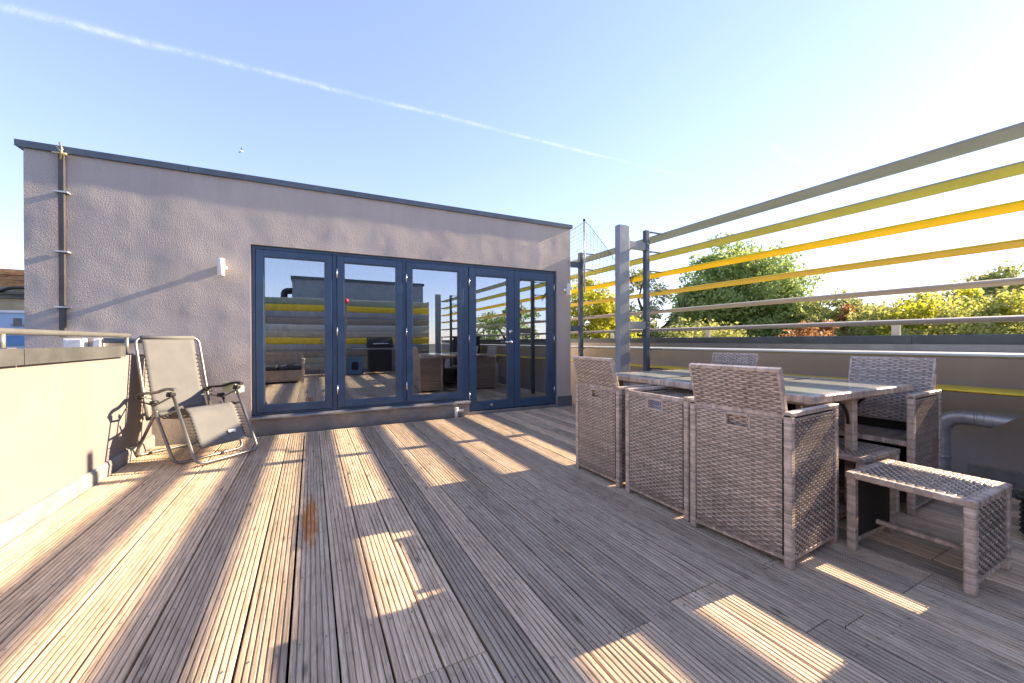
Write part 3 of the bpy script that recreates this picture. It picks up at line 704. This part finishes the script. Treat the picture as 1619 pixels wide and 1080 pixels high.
for s in (-1, 1): ap.wrapped((-hx+.15,s*(hy-.1),zt-.062), (hx-.15,s*(hy-.1),zt-.062), .012, .014); ap.wrapped((s*(hx-.16),-hy+.1,zt-.062), (s*(hx-.16),hy-.1,zt-.062), .012, .014)
ap.build('apron', RM, tb)
for s in (-1, 1):
    MB().wrapped((.03,s*(hy-.1),.055), (.03,s*(hy-.1),zt-.05), .026, .026).build('leg', RM, tb)
    MB().wrapped((-.33,s*(hy-.1),.028), (.39,s*(hy-.1),.028), .024, .022).build('foot_bar', RM, tb)
    for q in (-1, 1): MB().tube(arc((.03+q*.17, s*(hy-.1), zt-.22), .14, math.pi/2, math.pi if q > 0 else 0, (1,0,0), (0,0,1), 8), .008, 8).build('brace', M['black'], tb)
MB().wrapped((.03,-hy+.13,.028), (.03,hy-.13,.028), .018, .018).build('stretcher', RM, tb)
# footstools
def make_stool():
    t = empty('footstool'); w, d, h = .455, .445, .392; p = .019     # x width w, y depth d
    for x in (p, w-p):
        for y in (p, d-p): MB().wrapped((x,y,0), (x,y,h-.03), p).build('leg', RM, t)
    for y, s in ((p, -1), (d-p, 1)):
        MB().weave((2*p,y+s*.008,.05) if s < 0 else (w-2*p,y+s*.008,.05), (1,0,0) if s < 0 else (-1,0,0), (0,0,1), w-4*p, h-.085, .027, .0145, .0036).build('end_panel', RM, t, kind='stuff')
        MB().box((2*p,y-.004,.05), (w-2*p,y+.003,h-.03)).build('panel_gap_shade', M['gap_shade'], t)  # dark sheet inside the end panel, shadow of the weave gaps as colour
        MB().wrapped((2*p,y,.045), (w-2*p,y,.045), .012, .010).build('bottom_rail', RM, t)
    e = MB()
    for y in (.016, d-.016): e.wrapped((-.004,y,h-.014), (w+.004,y,h-.014), .018, .015, .03, (0,1,0))
    for x in (.014, w-.014): e.wrapped((x,.032,h-.014), (x,d-.032,h-.014), .018, .015, .03, (1,0,0))
    e.build('top_edge', RM, t)
    MB().weave((.03,.03,h), (1,0,0), (0,1,0), w-.06, d-.06, .0235, .0165, .0036).build('top_weave', RM, t, kind='stuff')
    MB().box((.02,.02,h-.03), (w-.02,d-.02,h-.008)).build('top_board', M['gap_shade'], t)
    MB().wrapped((w*.5,p*2,.105), (w*.5,d-p*2,.105), .011, .011, .012).build('stretcher', RM, t)
    for x in (p, w-p):
        for y in (p, d-p): MB().box((x-.013,y-.013,-.0), (x+.013,y+.013,.004)).build('foot', M['black'], t)
    return t
fs = make_stool(); fs.location = (2.432, .596, 0); fs.rotation_euler = (0,0,R(0)); tag(fs, 'low woven footstool standing clear of the table corner', 'footstool', 'woven footstools')
f2 = copy_tree(fs); f2.location = (2.76, 1.10, -.0); tag(f2, 'low woven footstool tucked under the glass table', 'footstool', 'woven footstools')

# ------------------------------------------------------------------ reclining garden chair
ANG = R(42)
rc = tag(empty('reclining_chair', (-1.095, 4.845, 0), ANG), 'folding zero gravity recliner with taupe sling and grey tube frame', 'chair')
# local: x = lateral (v), -y = forward (u)
def q(v, u, z): return Vector((v, -u, z))
HW = .272; TR = .0125
def uframe(pts_side, bottom, name, r=TR, hw=HW):
    L = [q(-hw, *p) for p in pts_side]; Rr = [q(hw, *p) for p in pts_side[::-1]]
    MB().tube(rounded(L+Rr, .07, 6), r, 10).build(name, M['tube'], rc)
uframe([(-.045,.36), (-.10,.58), (-.235,1.105)][:], True, 'back_frame', TR, HW-.005)
uframe([(.335,.605), (.645,.028)], True, 'foot_frame', TR, HW)
uframe([(.075,.535), (.40,.0135)], True, 'front_leg_frame', .0125, HW+.026)
uframe([(.10,.45), (-.235,.0135)], True, 'rear_leg_frame', .0125, HW+.0)
for s in (-1, 1):
    v = s*(HW+.012)
    MB().tube([q(s*(HW-.004),-.05,.36), q(s*(HW-.004),.15,.40), q(s*(HW-.004),.40,.47)], .010, 8).build('seat_rail', M['tube'], rc)
    MB().tube([q(s*(HW+.013),-.08,.52), q(s*(HW+.013),.10,.50), q(s*(HW+.013),.345,.592)], .009, 8).build('arm_link', M['tube'], rc)
    a = MB(); prof = []
    n = 14; rows = []
    for i in range(n+1):
        tt = i/n; uu = -.20+.60*tt; zz = .55+.095*math.sin(min(1, tt*1.15)*math.pi*.5)+.012*math.sin(tt*9); hw = .026+.006*math.sin(tt*7)
        if i in (0, n): hw *= .6
        th = .011
        rows.append([q(v-hw, uu, zz), q(v-hw*.7, uu, zz+th), q(v+hw*.7, uu, zz+th), q(v+hw, uu, zz), q(v+hw*.7, uu, zz-th), q(v-hw*.7, uu, zz-th), q(v-hw, uu, zz)])
    a.grid(rows); a.add(rows[0][:6], [(0,1,2,3,4,5)]); a.add(rows[-1][:6], [(5,4,3,2,1,0)])
    a.build('arm_rest', M['black'] if s > 0 else M['tube'], rc)
    for (u_, z_, hw_, r_k) in ((.33,.605,.03,.016), (.09,.525,.028,.018), (-.095,.56,.028,.014)): MB().tube([q(v-hw_,u_,z_), q(v+hw_,u_,z_)], r_k, 10).build('pivot', M['black'], rc)
    MB().box((v-.02, -.36, .598), (v+.02, -.30, .628)).build('lock_lever', M['black'], rc, .004)
def sling_sheet(path, hw, sag, name, hole=None):
    rows = []
    for i, (u_, z_) in enumerate(path):
        row = []
        for j in range(13):
            s = -1+2*j/12; row.append(q(s*hw, u_+.0, z_ - sag*(1-s*s)*math.sin(math.pi*i/(len(path)-1))))
        rows.append(row)
    m = MB().grid(rows); o = m.build(name, M['sling'], rc); sd = o.modifiers.new('solid', 'SOLIDIFY'); sd.thickness = .003; sd.offset = 0; return o
def lerp(a, b, n): return [(a[0]+(b[0]-a[0])*i/n, a[1]+(b[1]-a[1])*i/n) for i in range(n+1)]
bp = lerp((-.228,1.098), (-.105,.62), 10)+lerp((-.105,.62), (-.03,.42), 5)[1:]
sling_sheet(bp, .218, .012, 'back_sling')
sp = lerp((-.03,.42), (.12,.375), 4)+lerp((.12,.375), (.36,.475), 6)[1:]
sling_sheet(sp, .222, .03, 'seat_sling')
lg = lerp((.36,.475), (.425,.44), 3)+lerp((.425,.44), (.585,.140), 8)[1:]
sling_sheet(lg, .203, .014, 'leg_sling')
hd = MB(); hd.tube(rounded([q(-.225,-.232,1.106), q(.225,-.232,1.106)], .01), .021, 10, True, 1, False, .9); hd.build('head_sleeve', M['sling'], rc)
MB().obox(q(.09,.546,.232), (.032,0,0), q(0,.006,-.0115), q(0,.0035,.0018)).build('care_label', M['white'], rc)
def lace(path, tube_path, hw, name):
    n = 20; z = MB()
    def at(p, t):
        k = t*(len(p)-1); i = min(int(k), len(p)-2); f = k-i; return (p[i][0]+(p[i+1][0]-p[i][0])*f, p[i][1]+(p[i+1][1]-p[i][1])*f)
    for s in (-1, 1):
        pts = []
        for i in range(n+1):
            a = at(path, i/n) if i % 2 == 0 else at(tube_path, i/n)
            pts.append(q(s*(hw if i % 2 == 0 else HW+.006), *a))
        z.tube(pts, .0042, 5, True)
        for i in range(0, n+1, 2): z.tube([pts[i]+Vector((-s*.006,0,0)), pts[i]+Vector((s*.004,0,0))], .0065, 6)
    z.build(name, M['black'], rc)
lace(lerp((-.185,.93), (-.085,.54), 4), lerp((-.190,.93), (-.09,.54), 4), .215, 'back_lacing')
lace(lerp((.43,.43), (.575,.16), 4), lerp((.43,.43), (.575,.16), 4), .200, 'leg_lacing')
lace(sp, lerp((-.03,.37), (.38,.46), 4), .220, 'seat_lacing')
tr_ = MB().box((HW+.045,-.26,.545), (HW+.135,-.06,.553)); tr_.box((HW+.045,-.26,.553), (HW+.053,-.06,.65)); tr_.box((HW+.127,-.26,.553), (HW+.135,-.06,.61)); tr_.box((HW+.053,-.26,.553), (HW+.127,-.252,.61)); tr_.box((HW+.053,-.068,.553), (HW+.127,-.06,.61))
tr_.build('side_tray', M['green'], rc)

# ------------------------------------------------------------------ terrace behind the camera (seen in the glass)
bs = tag(empty('louvre_screen', (1, -3.7, 0)), 'closed screen of overlapping coloured louvre blades behind the barbecue', 'screen')
seq = [1, 7, 0, 5, 6, 4, 7, 0, 5, 1, 0]
for i, k in enumerate(seq): MB().prism(ell(0, 2.36-.215*i, .112, .02, R(72)), -2.7, 2.9, 'x', True).build('louvre', M['lv%d' % k], bs)
for x in (-2.7, 0, 2.86): MB().box((x,-.14,-.16), (x+.06,-.06,2.5)).build('screen_post', M['dsteel'], bs, .004)
bx = tag(empty('plant_room', (1.6, -7.2, 0)), 'grey box shaped plant room rising behind the closed louvre screen', 'building')
MB().box((-2.2,-1.5,-.2), (2.6,1.5,3.35)).build('wall', M['steel'], bx); MB().box((-2.25,-1.55,3.35), (2.65,1.55,3.45)).build('roof', M['coping'], bx)
MB().tube(rounded([(-2.5,.6,2.3),(-2.5,.6,3.0),(-2.1,.6,3.0)], .15), .12, 12).build('vent_pipe', M['black'], bx)
sf = tag(empty('garden_sofa', (-.75, -1.1, 0)), 'woven garden sofa with charcoal cushions behind the camera', 'sofa')
MB().weave((-.55,.36,.05), (1,0,0), (0,0,1), 1.1, .28, .03, .016).build('front_panel', RM, sf, kind='stuff'); MB().box((-.55,-.38,.05), (.55,.35,.33)).build('base', M['cushion'], sf)
MB().weave((-.55,-.30,.33), (1,0,0), (0,.0,1), 1.1, .42, .03, .016).build('back_panel', RM, sf, kind='stuff')
for s in (-1, 1): MB().wrapped((s*.56,-.36,.58), (s*.56,.36,.58), .04, .03).build('arm_rest', RM, sf); MB().wrapped((s*.56,.34,0), (s*.56,.34,.56), .03).build('leg', RM, sf)
for s in (-1, 1): MB().box((s*.27-.26,-.28,.331), (s*.27+.26,.34,.45)).build('seat_cushion', M['cushion'], sf, .04)
sh = tag(empty('shelf_unit', (.62, -2.6, 0)), 'tall wooden shelf unit with a red topped post', 'shelf')
for x in (-.35, .31):
    for y in (-.18, .14): MB().box((x,y,0), (x+.04,y+.04,1.15)).build('post', M['timber'], sh, .003)
for z in (.18, .62, 1.08): MB().box((-.37,-.19,z), (.37,.19,z+.03)).build('shelf', M['timber'], sh, .003)
MB().box((.33,-.02,1.15), (.38,.03,2.25)).build('tall_post', M['timber'], sh); MB().tube([(.355,.005,2.25),(.355,.005,2.29),(.355,.005,2.36),(.355,.005,2.40)], [.05,.09,.09,.04], 12).build('red_lamp', M['red'], sh)
bq = tag(empty('barbecue', (2.0, -2.7, 0)), 'black gas barbecue with closed hood on a cabinet', 'barbecue')
MB().box((-.35,-.25,.08), (.35,.25,.78)).build('cabinet', M['black'], bq, .01); MB().box((-.85,-.22,.80), (.85,.22,.84)).build('side_shelf', M['galv'], bq, .006)
MB().prism([(-.27,.845),(.27,.845),(.27,.95),(.18,1.12),(-.05,1.2),(-.2,1.14),(-.27,1.0)], -.38, .38, 'x').build('hood', M['black'], bq, .015); MB().tube([(-.25,.30,.98),(.25,.30,.98)], .015, 8).build('handle', M['hinge'], bq)
bb = tag(empty('gas_bottle_box', (1.25, -2.9, 0)), 'blue plastic box standing between shelf and barbecue', 'box')
MB().box((-.25,-.2,0), (.25,.2,.55)).build('body', M['bluebox'], bb, .03); MB().box((-.1,.2,.15), (.1,.215,.4)).build('panel', M['black'], bb, .005)

# ------------------------------------------------------------------ neighbouring house on the left
HY = 18.0
hs = tag(empty('neighbour_house', (-8.6, HY, -9)), 'old house with pale blue wall, sandy upper storey and brick chimney', 'house')
def hp(mb, name, mat, par=None, bevel=0): return rel(mb, (-8.6, HY, -9)).build(name, mat, par or hs, bevel)
hp(MB().box((-16,HY,-9), (-5.4,HY+7,2.0)), 'wall', M['bluewall'])
hp(MB().box((-16,HY-.05,.98), (-5.4,HY-.001,1.28)), 'blue_band', M['navy']); hp(MB().box((-16,HY-.06,1.985), (-5.38,HY+.4,2.06)), 'string_course', M['white'])
hp(MB().box((-16,HY+.06,2.06), (-5.5,HY+6.9,2.44)), 'upper_wall', M['sand'])
cn = hp(MB().box((-16,HY-.05,2.44), (-5.4,HY+7,2.55)).box((-16,HY-.16,2.552), (-5.3,HY+7.1,2.63)).box((-16,HY+.0,2.632), (-5.4,HY+6.9,2.80)), 'cornice', M['slate'])
ch = MB()
for z0_, z1_, e in ((2.80,3.06,0), (3.06,3.14,.04), (3.14,3.22,.0), (3.22,3.31,.06), (3.31,3.40,.02)): ch.box((-8.93-e,HY+.5-e,z0_), (-6.6+e,HY+1.3+e,z1_-.001))
hp(ch, 'chimney', M['brick'])
hp(MB().box((-8.22,HY-.05,1.62), (-8.06,HY-.002,1.82)), 'wall_vent', M['slate']); hp(MB().box((-8.25,HY-.10,1.59), (-8.0,HY-.003,1.618)), 'vent_sill', M['slate'])
hp(MB().tube(rounded([(-8.5,HY-.2,2.60),(-8.2,HY-.2,2.74),(-7.2,HY-.2,2.80)], .1), .05, 8), 'cable', M['black'])

# ------------------------------------------------------------------ trees beyond the parapet
def crown(seed, rx, ry, rz, nclump, per, ls, gap=.0):
    rnd = random.Random(seed); m = MB()
    for c in range(nclump):
        while True:
            x, y, z = (rnd.uniform(-1,1) for _ in range(3)); rr = x*x+y*y+z*z
            if .12 < rr < 1: break
        k = rr**.5; sc = (.72+.28*rnd.random())
        cx, cy, cz = x*rx*sc, y*ry*sc, z*rz*sc; cr_ = rnd.uniform(.10,.22)*rx; ct = rnd.uniform(.15,.85)
        for i in range(per):
            d = Vector((rnd.gauss(0,1), rnd.gauss(0,1), rnd.gauss(0,.7))); d = d.normalized()*cr_*rnd.random()**.45
            p = Vector((cx,cy,cz))+d; e1 = Vector((rnd.gauss(0,1), rnd.gauss(0,1), rnd.gauss(0,1))).normalized(); e2 = e1.cross(Vector((rnd.gauss(0,1), rnd.gauss(0,1), rnd.gauss(0,1)))).normalized()
            s = ls*rnd.uniform(.6,1.3); m.add([p-e1*s*.5, p+e2*s*.28, p+e1*s*.5, p-e2*s*.28], [(0,1,2,3)], min(1, max(0, ct+rnd.uniform(-.2,.2))))
    return m
def trunk(seed, h, r, spread, nb=9):
    rnd = random.Random(seed); m = MB(); pts = [Vector((0,0,0))]
    for i in range(6): pts.append(Vector((rnd.uniform(-.12,.12)*i*.5, rnd.uniform(-.12,.12)*i*.5, h*(i+1)/6)))
    m.tube(pts, [r*(1-.13*i) for i in range(7)], 8)
    for b in range(nb):
        s = pts[rnd.randint(3,6)]; a = rnd.uniform(0,6.28); l = spread*rnd.uniform(.6,1.1); p1 = s+Vector((math.cos(a)*l*.4, math.sin(a)*l*.4, l*.35)); p2 = s+Vector((math.cos(a+.3)*l*.8, math.sin(a+.3)*l*.8, l*.75)); p3 = p2+Vector((rnd.uniform(-.4,.4), rnd.uniform(-.4,.4), l*.3))
        m.tube([s,p1,p2,p3], [r*.38,r*.25,r*.14,r*.05], 6)
        for tw_ in range(3):
            a2 = rnd.uniform(0,6.28); e = p2+Vector((math.cos(a2), math.sin(a2), rnd.uniform(.2,.9)))*l*.35; m.tube([p2, (p2+e)/2+Vector((0,0,.1)), e], [r*.1,r*.06,r*.02], 5)
    return m
def tree(px, dist, ztop, width, zlow, mat, lab, seed, dens=1.0, ls=.2, name='tree', bare=False):
    d = ray(px, 540); a = math.atan2(d.x, d.y); x, y = math.sin(a)*dist, math.cos(a)*dist
    t = tag(empty(name, (x, y, -9), random.uniform(0,6.28)), lab, 'tree', 'trees beyond the terrace')
    rz = (ztop-zlow)/2; zc = (ztop+zlow)/2+9; rx = width/2
    trunk(seed, zc+rz*(.2 if bare else -.25), .03*width+.1, rx*(1.0 if bare else .6), 12 if bare else 8).build('trunk', M['bark'], t)
    n = max(14, int(26*dens*(rx*rx*rz)**.62)); c = crown(seed, rx, rx, rz, n, 130, ls*.82).build('crown', mat, t, kind='stuff'); c.location = (0,0,zc); return t
tree(1168, 26, 6.9, 7.4, -2.5, M['leaf_green'], 'large dark green broad tree rising behind the yellow blades', 1, 1.7, .26)
tree(1245, 25, 4.1, 5.0, -3, M['leaf_green'], 'lower dark green tree against the flank of the largest tree', 2, 1.5, .24)
tree(930, 17, 3.8, 4.8, -3, M['leaf_lime'], 'bright lime tree behind the netted screen end', 3, 2.0, .16)
tree(1012, 22, 5.0, 5.0, -1, M['leaf_olive'], 'sparse tree with bare branches showing between the steel posts', 4, .42, .18, bare=True)
tree(1003, 19, 2.6, 4.2, -3, M['leaf_olive'], 'low olive tree below the sparse bare-branched tree', 14, 1.2, .18)
tree(1320, 24, 3.6, 5.0, -3, M['leaf_olive'], 'olive green tree between the large tree and the rust coloured one', 5, 1.3, .2)
tree(1285, 19, 1.9, 4.4, -3, M['leaf_rust'], 'rust brown autumn shrub just above the dark coping', 6, 1.5, .17)
tree(1352, 23, 2.9, 3.6, -3, M['leaf_rust'], 'small reddish tree beside the yellow autumn trees', 7, 1.3, .18)
tree(1110, 18, 2.05, 6.0, -3, M['leaf_yellow'], 'low yellow tree in front of the largest tree', 8, 1.7, .17)
tree(1420, 22, 3.0, 6.0, -3, M['leaf_yellow'], 'yellow autumn tree next to the small reddish tree', 9, 1.7, .18)
tree(1495, 20, 2.9, 5.4, -3, M['leaf_lime'], 'yellow green tree in the row above the hand rail', 10, 1.7, .17)
tree(1568, 18, 2.6, 4.6, -3, M['leaf_yellow'], 'golden tree in front of the brown topped tree', 11, 1.7, .16)
tree(1590, 25, 4.3, 6.0, -3, M['leaf_olive'], 'taller brownish green tree showing above the golden one', 12, 1.2, .2)
tree(1680, 19, 2.6, 5.0, -3, M['leaf_lime'], 'lime green tree past the end of the golden row', 13, 1.5, .2)
for i, (x, y, zt_, wd) in enumerate(((21,-3,3.5,6), (20,-9,4.5,7), (19,-15,5.0,7), (15,-20,4.6,7))):
    t = tag(empty('tree', (x, y, -9)), ['green tree opposite the barbecue', 'tall green tree past the plant room corner', 'dense green tree well behind the plant room', 'last green tree behind the plant room'][i], 'tree', 'trees beyond the terrace')
    trunk(40+i, 10, .4, 3).build('trunk', M['bark'], t); c = crown(40+i, wd/2, wd/2, (zt_+3)/2, 90, 60, .3).build('crown', M['leaf_green'], t, kind='stuff'); c.location = (0,0,9+(zt_-3)/2)

# ------------------------------------------------------------------ gull in the sky
p = EYE + ray(381, 239).normalized()*60
gl = MB(); prof = [(-.28,.015),(-.16,.06),(0,.075),(.15,.06),(.26,.03),(.30,.008)]
gl.tube([(x,0,0) for x, r in prof], [r for x, r in prof], 8)
for s in (-1, 1): gl.grid([[(-.07,s*.03,.03),(.0,s*.03,.05),(.09,s*.03,.03)],[(-.04,s*.26,.13),(.03,s*.26,.15),(.10,s*.26,.13)],[(-.16,s*.56,.06),(-.10,s*.58,.07),(-.05,s*.56,.06)]])
go = gl.build('bird', M['white']); go.location = p; go.rotation_euler = (R(-15), 0, R(20)); tag(go, 'small white bird gliding high above the rooftop room', 'bird')

# ------------------------------------------------------------------ fallen leaves on the boards
for (px, py, rz, sz, lab) in ((90, 802, 2.2, .075, 'pale curled dry leaf lying on the boards by the cream parapet'), (1390, 786, .6, .06, 'pale curled dry leaf lying on the deck under the footstool side')):
    d = ray(px, py); t_ = -EYE.z/d.z; p = EYE+d*t_
    m = MB().grid([[(sz*(u_-.5), sz*.34*math.sin(math.pi*u_)*v_, .006+.010*v_*v_+.008*(u_-.5)**2*4) for u_ in [i/8 for i in range(9)]] for v_ in (-1,-.5,0,.5,1)])
    o = m.build('dry_leaf', M['white']); sd = o.modifiers.new('solid', 'SOLIDIFY'); sd.thickness = .001; o.location = (p.x, p.y, 0); o.rotation_euler = (0,0,rz); tag(o, lab, 'leaf', 'dry leaves on the deck')
